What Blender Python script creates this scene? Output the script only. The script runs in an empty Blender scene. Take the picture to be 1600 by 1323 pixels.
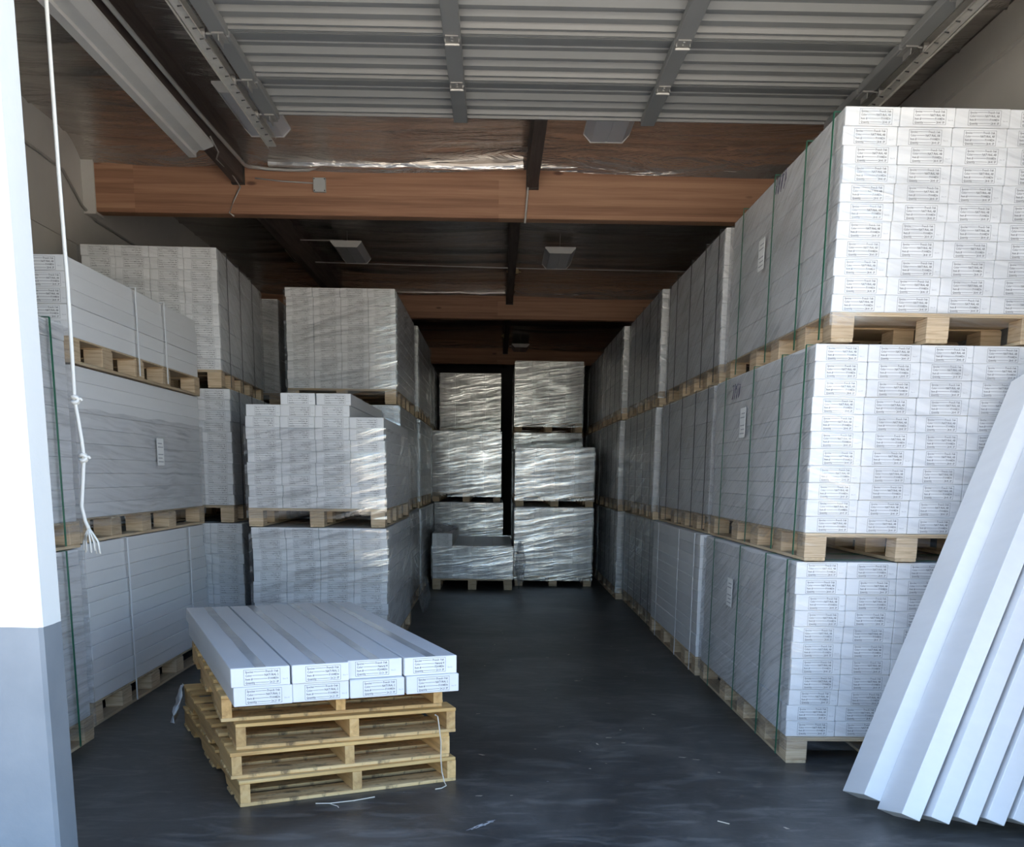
import bpy, bmesh, math, random
from mathutils import Vector, Matrix, noise
random.seed(7)
scene = bpy.context.scene
COL = scene.collection
R = math.radians

# ------------------------------------------------------------------ camera
cam_d = bpy.data.cameras.new('camera'); cam = bpy.data.objects.new('camera', cam_d); COL.objects.link(cam)
scene.camera = cam
cam_d.sensor_fit = 'HORIZONTAL'; cam_d.sensor_width = 36.0
cam_d.lens = 36.0                      # 1600 px focal length on a 1600 px wide frame
cam_d.shift_y = (1066 - 661.5) / 1600  # the photograph keeps the upper part of a taller frame
cam_d.clip_start = 0.05; cam_d.clip_end = 500
PITCH, ROLL, YAW, CAMH = R(11.45), R(0.7), R(1.0), 1.39
fw = Vector((math.sin(YAW)*math.cos(PITCH), math.cos(YAW)*math.cos(PITCH), -math.sin(PITCH)))
rt = Vector((math.cos(YAW), -math.sin(YAW), 0)); up = rt.cross(fw)
r2 = rt*math.cos(ROLL) + up*math.sin(ROLL); u2 = up*math.cos(ROLL) - rt*math.sin(ROLL)
cam.matrix_world = Matrix(((r2.x, u2.x, -fw.x, 0), (r2.y, u2.y, -fw.y, 0), (r2.z, u2.z, -fw.z, CAMH), (0, 0, 0, 1)))

# ------------------------------------------------------------------ world, sun, exposure
w = bpy.data.worlds.new('sky'); scene.world = w; w.use_nodes = True
nt = w.node_tree; bg = nt.nodes['Background']
sky = nt.nodes.new('ShaderNodeTexSky'); sky.sky_type = 'NISHITA'
sky.sun_disc = False; sky.sun_elevation = R(55); sky.sun_rotation = R(-40)
sky.air_density = 1.0; sky.dust_density = 0.7; sky.ozone_density = 2.0
nt.links.new(sky.outputs[0], bg.inputs[0]); bg.inputs[1].default_value = 0.31
sun_d = bpy.data.lights.new('sun', 'SUN'); sun_d.energy = 18.0; sun_d.angle = R(0.6); sun_d.color = (1, 0.90, 0.76)
sun = bpy.data.objects.new('sun', sun_d); COL.objects.link(sun)
sd = Vector((-math.sin(R(40))*math.cos(R(55)), math.cos(R(40))*math.cos(R(55)), math.sin(R(55))))  # towards the sun
sun.rotation_euler = (-sd).to_track_quat('-Z', 'Y').to_euler()
sun.location = (0, 0, 12)
vs = scene.view_settings
vs.view_transform = 'Standard'; vs.look = 'None'; vs.exposure = 1.22; vs.gamma = 1.0; vs.use_curve_mapping = False
scene.cycles.max_bounces = 10; scene.cycles.diffuse_bounces = 5; scene.cycles.glossy_bounces = 4
scene.cycles.transparent_max_bounces = 16

# ------------------------------------------------------------------ materials
MATS = {}
def new_mat(name):
    m = bpy.data.materials.new(name); m.use_nodes = True; MATS[name] = m
    return m, m.node_tree, m.node_tree.nodes['Principled BSDF']
def N(nt, t, **kw):
    n = nt.nodes.new(t)
    for k, v in kw.items(): setattr(n, k, v)
    return n
def ramp(nt, fac, stops):
    r = N(nt, 'ShaderNodeValToRGB'); e = r.color_ramp.elements
    while len(e) < len(stops): e.new(0.5)
    for el, (p, c) in zip(e, stops):
        el.position = p; el.color = (c[0], c[1], c[2], 1)
    nt.links.new(fac, r.inputs[0]); return r
def coords(nt, scale=(1, 1, 1), rot=(0, 0, 0)):
    tc = N(nt, 'ShaderNodeTexCoord'); mp = N(nt, 'ShaderNodeMapping')
    mp.inputs['Scale'].default_value = scale; mp.inputs['Rotation'].default_value = rot
    nt.links.new(tc.outputs['Object'], mp.inputs[0]); return mp.outputs[0]
def noise_tex(nt, vec, scale, detail=4, rough=0.55, dist=0.0):
    n = N(nt, 'ShaderNodeTexNoise'); n.inputs['Scale'].default_value = scale
    n.inputs['Detail'].default_value = detail; n.inputs['Roughness'].default_value = rough
    n.inputs['Distortion'].default_value = dist
    nt.links.new(vec, n.inputs['Vector']); return n.outputs['Fac']
def bump(nt, bsdf, h, strength, dist=0.01):
    b = N(nt, 'ShaderNodeBump'); b.inputs['Strength'].default_value = strength; b.inputs['Distance'].default_value = dist
    nt.links.new(h, b.inputs['Height']); nt.links.new(b.outputs[0], bsdf.inputs['Normal']); return b
def plain(name, col, rough=0.5, metal=0.0, var=0.0, scale=6, spec=0.5):
    m, nt, b = new_mat(name)
    b.inputs['Roughness'].default_value = rough; b.inputs['Metallic'].default_value = metal
    b.inputs['Specular IOR Level'].default_value = spec
    if var:
        f = noise_tex(nt, coords(nt), scale, 6)
        lo = [c*(1-var) for c in col]; hi = [min(1, c*(1+var)) for c in col]
        r = ramp(nt, f, [(0.3, lo), (0.7, hi)]); nt.links.new(r.outputs[0], b.inputs['Base Color'])
    else:
        b.inputs['Base Color'].default_value = (*col, 1)
    return m

def carton_mat(name, col):
    m, nt, b = new_mat(name)
    f = noise_tex(nt, coords(nt, (3, 1.2, 8)), 2.5, 4)
    r = ramp(nt, f, [(0.3, [c*0.955 for c in col]), (0.7, col)])
    oi = N(nt, 'ShaderNodeObjectInfo'); mr = N(nt, 'ShaderNodeMapRange')
    mr.inputs['To Min'].default_value = 0.93; mr.inputs['To Max'].default_value = 1.0
    nt.links.new(oi.outputs['Random'], mr.inputs[0])
    mx = N(nt, 'ShaderNodeMix', data_type='RGBA', blend_type='MULTIPLY'); mx.inputs[0].default_value = 1
    nt.links.new(r.outputs[0], mx.inputs[6]); nt.links.new(mr.outputs[0], mx.inputs[7])
    nt.links.new(mx.outputs[2], b.inputs['Base Color']); b.inputs['Roughness'].default_value = 0.42
    b.inputs['Specular IOR Level'].default_value = 0.35
    return m
carton_mat('carton_white', (0.80, 0.80, 0.80))
plain('ink', (0.03, 0.03, 0.035), 0.7)
plain('ink_faint', (0.42, 0.42, 0.44), 0.7)
plain('slip_paper', (0.86, 0.86, 0.84), 0.6)
plain('marker_ink', (0.05, 0.04, 0.09), 0.6)
plain('tape_clear', (0.60, 0.60, 0.59), 0.15, var=0.16, scale=5)

def wood_mat(name, a, b_, c, axis='y', lam=False):
    m, nt, b = new_mat(name)
    oi = N(nt, 'ShaderNodeObjectInfo')
    tc = N(nt, 'ShaderNodeTexCoord'); ad = N(nt, 'ShaderNodeVectorMath', operation='ADD')
    sc_ = N(nt, 'ShaderNodeVectorMath', operation='SCALE'); sc_.inputs[0].default_value = (7.3, 3.1, 5.7)
    nt.links.new(oi.outputs['Random'], sc_.inputs['Scale'])
    nt.links.new(tc.outputs['Object'], ad.inputs[0]); nt.links.new(sc_.outputs[0], ad.inputs[1])
    mp = N(nt, 'ShaderNodeMapping')
    mp.inputs['Scale'].default_value = {'y': (26, 1.6, 26), 'x': (1.6, 26, 26), 'z': (5, 5, 110)}[axis]
    nt.links.new(ad.outputs[0], mp.inputs[0])
    f = noise_tex(nt, mp.outputs[0], 1.0, 5, 0.6, 0.4)
    r = ramp(nt, f, [(0.28, a), (0.5, b_), (0.74, c)])
    mr = N(nt, 'ShaderNodeMapRange'); mr.inputs['To Min'].default_value = 0.8; mr.inputs['To Max'].default_value = 1.1
    nt.links.new(oi.outputs['Random'], mr.inputs[0])
    mx = N(nt, 'ShaderNodeMix', data_type='RGBA', blend_type='MULTIPLY'); mx.inputs[0].default_value = 1
    nt.links.new(r.outputs[0], mx.inputs[6]); nt.links.new(mr.outputs[0], mx.inputs[7])
    nt.links.new(mx.outputs[2], b.inputs['Base Color']); b.inputs['Roughness'].default_value = 0.72
    bump(nt, b, f, 0.25, 0.004)
    return m
wood_mat('block_wood', (0.36, 0.25, 0.15), (0.56, 0.42, 0.27), (0.66, 0.52, 0.36), 'z')
wood_mat('board_wood', (0.42, 0.31, 0.19), (0.58, 0.44, 0.28), (0.66, 0.53, 0.36), 'y')
wood_mat('board_wood_x', (0.42, 0.31, 0.19), (0.58, 0.44, 0.28), (0.66, 0.53, 0.36), 'x')
wood_mat('pine_x', (0.50, 0.28, 0.10), (0.74, 0.47, 0.18), (0.82, 0.58, 0.28), 'x')
wood_mat('pine_y', (0.44, 0.25, 0.10), (0.68, 0.42, 0.17), (0.76, 0.52, 0.25), 'y')
wood_mat('glulam_plain', (0.24, 0.10, 0.045), (0.40, 0.19, 0.085), (0.52, 0.27, 0.13), 'x')
wood_mat('purlin_wood', (0.07, 0.052, 0.044), (0.11, 0.083, 0.07), (0.15, 0.115, 0.10), 'y')

def stained_pine():
    m = wood_mat('pine_stained', (0.48, 0.29, 0.12), (0.68, 0.46, 0.21), (0.76, 0.56, 0.30), 'x')
    nt = m.node_tree; b = nt.nodes['Principled BSDF']
    src = b.inputs['Base Color'].links[0].from_socket
    f = noise_tex(nt, coords(nt, (7, 16, 3)), 1.3, 6, 0.7)
    r = ramp(nt, f, [(0.52, (1, 1, 1)), (0.62, (0.25, 0.25, 0.27))])
    mx = N(nt, 'ShaderNodeMix', data_type='RGBA', blend_type='MULTIPLY'); mx.inputs[0].default_value = 0.85
    nt.links.new(src, mx.inputs[6]); nt.links.new(r.outputs[0], mx.inputs[7]); nt.links.new(mx.outputs[2], b.inputs['Base Color'])
stained_pine()

def film_mat(name, lo, hi, tilt, gloss_rough, bump_s, freq=34, tint=0.95):
    """clear stretch film: see-through, with streaks of gloss that follow the pull of the wrap"""
    m, nt, b = new_mat(name)
    nt.nodes.remove(b)
    out = nt.nodes['Material Output']
    tc = N(nt, 'ShaderNodeTexCoord'); oi = N(nt, 'ShaderNodeObjectInfo')
    sx = N(nt, 'ShaderNodeSeparateXYZ'); nt.links.new(tc.outputs['Object'], sx.inputs[0])
    def mth(op, a, b2, c=None):
        n = N(nt, 'ShaderNodeMath', operation=op)
        for i, v in enumerate((a, b2, c)):
            if v is None: continue
            if isinstance(v, (int, float)): n.inputs[i].default_value = v
            else: nt.links.new(v, n.inputs[i])
        return n.outputs[0]
    u = mth('ADD', sx.outputs[0], sx.outputs[1])
    wob = noise_tex(nt, coords(nt, (1, 1, 1)), 1.1, 2)
    vv = mth('ADD', sx.outputs[2], mth('MULTIPLY', u, tilt))
    vv = mth('ADD', vv, mth('MULTIPLY', wob, 0.16))
    cx = N(nt, 'ShaderNodeCombineXYZ')
    nt.links.new(mth('MULTIPLY', u, 1.9), cx.inputs[0]); nt.links.new(mth('MULTIPLY', vv, freq), cx.inputs[1])
    nt.links.new(mth('MULTIPLY', oi.outputs['Random'], 37.0), cx.inputs[2])
    f1 = noise_tex(nt, cx.outputs[0], 1.0, 4, 0.62, 0.25)
    f2 = noise_tex(nt, coords(nt, (1.3, 1.3, 1.6)), 2.0, 3)
    st = N(nt, 'ShaderNodeMapRange'); st.inputs['From Min'].default_value = 0.42; st.inputs['From Max'].default_value = 0.72
    st.inputs['To Min'].default_value = lo; st.inputs['To Max'].default_value = hi
    nt.links.new(f1, st.inputs[0])
    p2 = N(nt, 'ShaderNodeMapRange'); p2.inputs['From Min'].default_value = 0.35; p2.inputs['From Max'].default_value = 0.7
    p2.inputs['To Min'].default_value = 0.55; p2.inputs['To Max'].default_value = 1.25
    nt.links.new(f2, p2.inputs[0])
    fac = mth('MINIMUM', mth('MULTIPLY', st.outputs[0], p2.outputs[0]), 0.92)
    bp = N(nt, 'ShaderNodeBump'); bp.inputs['Strength'].default_value = bump_s; bp.inputs['Distance'].default_value = 0.02
    nt.links.new(f1, bp.inputs['Height'])
    tr = N(nt, 'ShaderNodeBsdfTransparent'); tr.inputs[0].default_value = (tint, tint, tint*1.005, 1)
    gl = N(nt, 'ShaderNodeBsdfGlossy'); gl.inputs['Roughness'].default_value = gloss_rough; gl.inputs[0].default_value = (0.8, 0.8, 0.8, 1)
    df = N(nt, 'ShaderNodeBsdfDiffuse'); df.inputs[0].default_value = (0.62, 0.63, 0.65, 1)
    nt.links.new(bp.outputs[0], gl.inputs['Normal']); nt.links.new(bp.outputs[0], df.inputs['Normal'])
    m1 = N(nt, 'ShaderNodeMixShader'); m1.inputs[0].default_value = 0.65
    nt.links.new(df.outputs[0], m1.inputs[1]); nt.links.new(gl.outputs[0], m1.inputs[2])
    m2 = N(nt, 'ShaderNodeMixShader'); nt.links.new(fac, m2.inputs[0])
    nt.links.new(tr.outputs[0], m2.inputs[1]); nt.links.new(m1.outputs[0], m2.inputs[2])
    nt.links.new(m2.outputs[0], out.inputs[0])
    return m
film_mat('film_thin', 0.01, 0.30, 0.25, 0.14, 0.35, 26, 0.985)
film_mat('film_thick', 0.18, 0.75, 0.34, 0.15, 0.30, 30, 0.9)
film_mat('film_crinkled', 0.12, 0.9, -0.16, 0.10, 0.26, 26, 0.93)
film_mat('film_mid', 0.02, 0.60, -0.22, 0.10, 0.2, 22, 0.98)
film_mat('film_level', 0.08, 0.5, 0.05, 0.24, 0.6, 44, 0.93)

plain('strap_green', (0.012, 0.13, 0.07), 0.35)
plain('strap_dark', (0.012, 0.016, 0.016), 0.45)
plain('strap_white', (0.85, 0.86, 0.88), 0.45)
plain('rope_white', (0.80, 0.79, 0.74), 0.9)
plain('twine', (0.66, 0.60, 0.50), 0.8)
plain('wall_paint', (0.62, 0.61, 0.58), 0.8, var=0.05, scale=2)
plain('pole_white', (0.80, 0.82, 0.80), 0.55, var=0.03, scale=3)
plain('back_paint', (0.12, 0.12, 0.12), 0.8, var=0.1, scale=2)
plain('door_steel', (0.235, 0.245, 0.245), 0.5, var=0.04, scale=4)
plain('galv', (0.36, 0.36, 0.35), 0.45, 0.5, var=0.12, scale=14)
plain('white_enamel', (0.72, 0.72, 0.70), 0.5, var=0.03)
plain('lamp_diffuser', (0.62, 0.63, 0.66), 0.35)
plain('dark_steel', (0.05, 0.05, 0.05), 0.5, 0.3)
plain('conduit', (0.50, 0.50, 0.48), 0.45, 0.4)
plain('brass', (0.35, 0.28, 0.16), 0.4, 0.8)
plain('box_plastic', (0.46, 0.49, 0.49), 0.5)
plain('track_steel', (0.62, 0.61, 0.57), 0.45, 0.3, var=0.1, scale=20)
plain('fleck', (0.55, 0.55, 0.53), 0.8)
plain('wood_chip', (0.62, 0.54, 0.42), 0.8)

def wall_front_mat():
    m, nt, b = new_mat('front_paint')
    tc = N(nt, 'ShaderNodeTexCoord'); s = N(nt, 'ShaderNodeSeparateXYZ'); nt.links.new(tc.outputs['Object'], s.inputs[0])
    f = noise_tex(nt, coords(nt), 5, 5)
    ad = N(nt, 'ShaderNodeMath', operation='MULTIPLY_ADD'); nt.links.new(f, ad.inputs[0]); ad.inputs[1].default_value = 0.008
    nt.links.new(s.outputs[2], ad.inputs[2])
    gt = N(nt, 'ShaderNodeMath', operation='GREATER_THAN'); nt.links.new(ad.outputs[0], gt.inputs[0]); gt.inputs[1].default_value = 0.893
    r = ramp(nt, f, [(0.3, (0.19, 0.215, 0.24)), (0.7, (0.23, 0.255, 0.28))])
    mx = N(nt, 'ShaderNodeMix', data_type='RGBA'); nt.links.new(gt.outputs[0], mx.inputs[0])
    nt.links.new(r.outputs[0], mx.inputs[6]); mx.inputs[7].default_value = (0.83, 0.85, 0.83, 1)
    nt.links.new(mx.outputs[2], b.inputs['Base Color']); b.inputs['Roughness'].default_value = 0.55
    bump(nt, b, noise_tex(nt, coords(nt), 18, 4), 0.15, 0.01)
wall_front_mat()

def floor_mat():
    m, nt, b = new_mat('floor_concrete')
    v = coords(nt)
    f = noise_tex(nt, v, 1.1, 8, 0.62, 0.6)
    r = ramp(nt, f, [(0.30, (0.028, 0.028, 0.027)), (0.50, (0.062, 0.061, 0.057)), (0.72, (0.135, 0.128, 0.115))])
    f2 = noise_tex(nt, coords(nt, (1, 3.2, 1), (0, 0, 0.35)), 3.0, 7, 0.7, 0.8)
    r2_ = ramp(nt, f2, [(0.50, (0, 0, 0)), (0.70, (0.10, 0.095, 0.085))])
    mx = N(nt, 'ShaderNodeMix', data_type='RGBA', blend_type='ADD'); mx.inputs[0].default_value = 1
    nt.links.new(r.outputs[0], mx.inputs[6]); nt.links.new(r2_.outputs[0], mx.inputs[7])
    vo = N(nt, 'ShaderNodeTexVoronoi'); vo.inputs['Scale'].default_value = 3.4; nt.links.new(v, vo.inputs['Vector'])
    sm = N(nt, 'ShaderNodeMath', operation='LESS_THAN'); sm.inputs[1].default_value = 0.022; nt.links.new(vo.outputs['Distance'], sm.inputs[0])
    mx2 = N(nt, 'ShaderNodeMix', data_type='RGBA'); nt.links.new(sm.outputs[0], mx2.inputs[0])
    nt.links.new(mx.outputs[2], mx2.inputs[6]); mx2.inputs[7].default_value = (0.25, 0.25, 0.24, 1)
    nt.links.new(mx2.outputs[2], b.inputs['Base Color'])
    rr = N(nt, 'ShaderNodeMapRange'); rr.inputs['To Min'].default_value = 0.30; rr.inputs['To Max'].default_value = 0.58
    nt.links.new(f2, rr.inputs[0]); nt.links.new(rr.outputs[0], b.inputs['Roughness'])
    b.inputs['Specular IOR Level'].default_value = 0.5
    bump(nt, b, noise_tex(nt, v, 30, 5), 0.06, 0.01)
floor_mat()
plain('apron_concrete', (0.46, 0.425, 0.375), 0.85, var=0.12, scale=3)

def foil_mat():
    m, nt, b = new_mat('foil')
    f = noise_tex(nt, coords(nt, (0.7, 3.5, 1)), 2.2, 5, 0.6, 0.8)
    b.inputs['Base Color'].default_value = (0.66, 0.62, 0.58, 1)
    b.inputs['Metallic'].default_value = 0.85; b.inputs['Roughness'].default_value = 0.27
    bump(nt, b, f, 0.7, 0.05)
    m, nt, b = new_mat('foil_bright')
    f = noise_tex(nt, coords(nt, (3, 9, 9)), 3, 4)
    b.inputs['Base Color'].default_value = (0.85, 0.84, 0.82, 1)
    b.inputs['Metallic'].default_value = 0.9; b.inputs['Roughness'].default_value = 0.28
    bump(nt, b, f, 0.5, 0.02)
foil_mat()

def glulam_mat():
    m, nt, b = new_mat('glulam')
    tc = N(nt, 'ShaderNodeTexCoord'); s = N(nt, 'ShaderNodeSeparateXYZ'); nt.links.new(tc.outputs['Object'], s.inputs[0])
    fl = N(nt, 'ShaderNodeMath', operation='MULTIPLY'); nt.links.new(s.outputs[2], fl.inputs[0]); fl.inputs[1].default_value = 1/0.038
    fr = N(nt, 'ShaderNodeMath', operation='FLOOR'); nt.links.new(fl.outputs[0], fr.inputs[0])
    cx = N(nt, 'ShaderNodeCombineXYZ'); nt.links.new(fr.outputs[0], cx.inputs[2])
    xs = N(nt, 'ShaderNodeMath', operation='MULTIPLY'); nt.links.new(s.outputs[0], xs.inputs[0]); xs.inputs[1].default_value = 0.33
    xf = N(nt, 'ShaderNodeMath', operation='FLOOR'); nt.links.new(xs.outputs[0], xf.inputs[0]); nt.links.new(xf.outputs[0], cx.inputs[0])
    wn = N(nt, 'ShaderNodeTexWhiteNoise'); nt.links.new(cx.outputs[0], wn.inputs['Vector'])
    g = noise_tex(nt, coords(nt, (1.2, 22, 40)), 1.0, 5, 0.6, 0.3)
    a = N(nt, 'ShaderNodeMath', operation='MULTIPLY_ADD'); nt.links.new(wn.outputs['Value'], a.inputs[0]); a.inputs[1].default_value = 0.45
    nt.links.new(g, a.inputs[2])
    r = ramp(nt, a.outputs[0], [(0.40, (0.26, 0.13, 0.075)), (0.68, (0.38, 0.20, 0.12)), (0.98, (0.48, 0.28, 0.17))])
    k = N(nt, 'ShaderNodeTexVoronoi'); k.inputs['Scale'].default_value = 1.0
    nt.links.new(coords(nt, (1.8, 0.1, 5)), k.inputs['Vector'])
    kr = ramp(nt, k.outputs['Distance'], [(0.05, (0.25, 0.2, 0.2)), (0.10, (1, 1, 1))])
    mx = N(nt, 'ShaderNodeMix', data_type='RGBA', blend_type='MULTIPLY'); mx.inputs[0].default_value = 0.8
    nt.links.new(r.outputs[0], mx.inputs[6]); nt.links.new(kr.outputs[0], mx.inputs[7])
    nt.links.new(mx.outputs[2], b.inputs['Base Color']); b.inputs['Roughness'].default_value = 0.6
glulam_mat()

# ------------------------------------------------------------------ mesh helpers
def mesh(name, verts, faces, mats, mi=None, smooth=False):
    me = bpy.data.meshes.new(name); me.from_pydata([tuple(v) for v in verts], [], faces)
    for m in (mats if isinstance(mats, (list, tuple)) else [mats]): me.materials.append(MATS[m])
    if mi: me.polygons.foreach_set('material_index', mi)
    if smooth: me.polygons.foreach_set('use_smooth', [True]*len(me.polygons))
    me.update(); return me
class MB:
    def __init__(s): s.v = []; s.f = []; s.m = []
    def box(s, x0, x1, y0, y1, z0, z1, mi=0):
        n = len(s.v)
        s.v += [(x0,y0,z0),(x1,y0,z0),(x1,y1,z0),(x0,y1,z0),(x0,y0,z1),(x1,y0,z1),(x1,y1,z1),(x0,y1,z1)]
        s.f += [(n,n+3,n+2,n+1),(n+4,n+5,n+6,n+7),(n,n+1,n+5,n+4),(n+1,n+2,n+6,n+5),(n+2,n+3,n+7,n+6),(n+3,n,n+4,n+7)]
        s.m += [mi]*6; return s
    def cbox(s, x0, x1, y0, y1, z0, z1, c=0.003, mi=0):
        """box with chamfered edges"""
        bm = bmesh.new(); bmesh.ops.create_cube(bm, size=1)
        for v in bm.verts:
            v.co = Vector(((x0+x1)/2 + v.co.x*(x1-x0), (y0+y1)/2 + v.co.y*(y1-y0), (z0+z1)/2 + v.co.z*(z1-z0)))
        bmesh.ops.bevel(bm, geom=list(bm.edges), offset=c, segments=1, affect='EDGES')
        bm.verts.index_update(); n = len(s.v)
        s.v += [tuple(v.co) for v in bm.verts]
        for f in bm.faces: s.f.append(tuple(n+v.index for v in f.verts)); s.m.append(mi)
        bm.free(); return s
    def quad(s, a, b, c, d, mi=0):
        n = len(s.v); s.v += [a, b, c, d]; s.f.append((n, n+1, n+2, n+3)); s.m.append(mi); return s
    def tube(s, pts, rad, seg=8, mi=0):
        pts = [Vector(p) for p in pts]; rads = rad if isinstance(rad, (list, tuple)) else [rad]*len(pts)
        n0 = len(s.v); ref = Vector((0, 0, 1))
        for i, p in enumerate(pts):
            d = (pts[min(i+1, len(pts)-1)] - pts[max(i-1, 0)]).normalized()
            if abs(d.dot(ref)) > 0.95: ref = Vector((1, 0.1, 0))
            a = d.cross(ref).normalized(); b = d.cross(a)
            for k in range(seg):
                t = 2*math.pi*k/seg; s.v.append(tuple(p + (a*math.cos(t) + b*math.sin(t))*rads[i]))
        for i in range(len(pts)-1):
            for k in range(seg):
                q = n0 + i*seg; s.f.append((q+k, q+(k+1) % seg, q+seg+(k+1) % seg, q+seg+k)); s.m.append(mi)
        s.f.append(tuple(n0+k for k in reversed(range(seg)))); s.m.append(mi)
        s.f.append(tuple(n0+(len(pts)-1)*seg+k for k in range(seg))); s.m.append(mi)
        return s
    def prism_x(s, prof, x0, x1, mi=0):
        """closed (y,z) outline swept along x"""
        n = len(s.v); k = len(prof)
        s.v += [(x0, y, z) for y, z in prof] + [(x1, y, z) for y, z in prof]
        for i in range(k): s.f.append((n+i, n+(i+1) % k, n+k+(i+1) % k, n+k+i)); s.m.append(mi)
        s.f.append(tuple(n+i for i in reversed(range(k)))); s.m.append(mi)
        s.f.append(tuple(n+k+i for i in range(k))); s.m.append(mi); return s
    def prism_y(s, prof, y0, y1, mi=0):
        n = len(s.v); k = len(prof)
        s.v += [(x, y0, z) for x, z in prof] + [(x, y1, z) for x, z in prof]
        for i in range(k): s.f.append((n+i, n+(i+1) % k, n+k+(i+1) % k, n+k+i)); s.m.append(mi)
        s.f.append(tuple(n+i for i in reversed(range(k)))); s.m.append(mi)
        s.f.append(tuple(n+k+i for i in range(k))); s.m.append(mi); return s
    def me(s, name, mats, smooth=False):
        me = mesh(name, s.v, s.f, mats, s.m, smooth)
        bm = bmesh.new(); bm.from_mesh(me); bmesh.ops.recalc_face_normals(bm, faces=bm.faces); bm.to_mesh(me); bm.free()
        return me
    def raw(s, name, mats, smooth=False): return mesh(name, s.v, s.f, mats, s.m, smooth)
def obj(name, me, parent=None, loc=(0, 0, 0), rz=0):
    o = bpy.data.objects.new(name, me); COL.objects.link(o); o.location = loc; o.rotation_euler = (0, 0, rz)
    if parent: o.parent = parent
    return o
def tag(o, label=None, cat=None, group=None, kind=None):
    if label: o['label'] = label
    if cat: o['category'] = cat
    if group: o['group'] = group
    if kind: o['kind'] = kind
    return o
def struct(name, me, label=None, parent=None, loc=(0, 0, 0)):
    o = obj(name, me, parent, loc)
    if not parent: tag(o, label, None, None, 'structure')
    return o

# ------------------------------------------------------------------ the setting
XL, XR, YF, YB, ZC = -3.45, 2.90, 3.30, 24.0, 4.03
struct('floor', MB().box(XL-0.2, XR+0.2, YF, YB+0.2, -0.2, 0).me('floor', 'floor_concrete'), 'dark worn concrete warehouse floor with scuffs')
struct('ground', MB().box(-40, 40, -60, YF, -0.22, -0.005).me('ground', 'apron_concrete'), 'pale concrete yard outside the open loading door')
# left wall: tilt-up panel with recessed joints, so a few panels
wl = MB(); zs = [0, 1.60, 3.195, 4.6]
for a, b_ in zip(zs[:-1], zs[1:]): wl.box(XL-0.2, XL, YF+0.15, YB, a+0.006, b_-0.006)
wl.box(XL-0.2, XL-0.012, YF+0.15, YB, 0, 4.6)
struct('wall_left', wl.me('wall_left', 'wall_paint'), 'pale painted side wall behind the rope side stacks')
wr = MB(); wr.box(XR, XR+0.2, YF+0.15, YB, 0, 4.6); wr.box(XR-0.03, XR, YF+0.15, YB, 3.79, 4.02)
struct('wall_right', wr.me('wall_right', 'wall_paint'), 'pale painted side wall behind the tall strapped row')
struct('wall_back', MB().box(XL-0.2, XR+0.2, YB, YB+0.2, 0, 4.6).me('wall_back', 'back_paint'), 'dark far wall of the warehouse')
DX0, DX1, DZ = -1.464, 2.24, 3.42
fl = MB(); ch = 0.028
def vprism(mb, prof, z0, z1):
    n = len(mb.v); k = len(prof)
    mb.v += [(x, y, z0) for x, y in prof] + [(x, y, z1) for x, y in prof]
    for i in range(k): mb.f.append((n+i, n+(i+1) % k, n+k+(i+1) % k, n+k+i)); mb.m.append(0)
    mb.f.append(tuple(n+i for i in reversed(range(k)))); mb.m.append(0)
    mb.f.append(tuple(n+k+i for i in range(k))); mb.m.append(0)
vprism(fl, [(-7, YF), (DX0-0.012, YF), (DX0, YF+0.012), (DX0, YF+0.15), (-7, YF+0.15)], 0, 5.2)
struct('wall_front', fl.me('wall_front', 'front_paint'), 'white door jamb wall with grey painted base beside the rope')
fr_ = MB(); vprism(fr_, [(DX1, YF), (7, YF), (7, YF+0.15), (DX1, YF+0.15)], 0, 5.2)
struct('wall_front', fr_.me('wall_front', 'front_paint'), 'door jamb wall past the leaning cartons')
struct('wall_front', MB().box(DX0, DX1, YF, YF+0.15, DZ, 5.2).me('wall_front', 'front_paint'), 'wall above the open loading door')

# ceiling: roof deck plus sagging foil sheets between the beams and purlins
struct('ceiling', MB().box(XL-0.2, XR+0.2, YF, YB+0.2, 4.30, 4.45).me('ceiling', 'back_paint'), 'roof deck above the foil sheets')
BEAMS = [9.2, 15.3, 21.4]
PUR = {0: [-2.16, 0.28], 1: [-2.27, 0.165], 2: [-2.27, 0.16], 3: [-2.27, 0.16]}
bays = [(YF+0.15, 9.2), (9.34, 15.3), (15.44, 21.4), (21.54, YB)]
foil = MB()
for bi, (ya, yb) in enumerate(bays):
    xs_edges = [XL] + PUR[bi] + [XR]
    for xa, xb in zip(xs_edges[:-1], xs_edges[1:]):
        nx, ny = 26, (150 if bi < 2 else 60); n0 = len(foil.v)
        for j in range(ny+1):
            ty = j/ny; y = ya + (yb-ya)*ty
            for i in range(nx+1):
                tx = i/nx; x = xa + (xb-xa)*tx
                sag = 0.035*math.sin(math.pi*tx)
                wv = noise.noise(Vector((x*0.45, y*2.3, bi*9.1)))*0.04 + noise.noise(Vector((x*0.9, y*7.5, 3+bi*5)))*0.014
                fold = 0.022*max(0, 1-abs(((y*1.0) % 0.61)-0.3)/0.035)   # the stapled folds that cross the bay
                z = ZC - sag*math.sin(math.pi*min(1, ty*8)*0.5) + wv*min(1, 6*tx, 6*(1-tx)) - fold*1.1 - 0.15*max(0, (y-(yb-0.35))/0.35)**2
                foil.v.append((x, y, z))
        for j in range(ny):
            for i in range(nx):
                a = n0 + j*(nx+1) + i; foil.f.append((a, a+nx+1, a+nx+2, a+1)); foil.m.append(0)
struct('ceiling', foil.raw('foil_ceiling', 'foil', True), 'dull silver foil insulation sheets under the roof')
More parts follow.
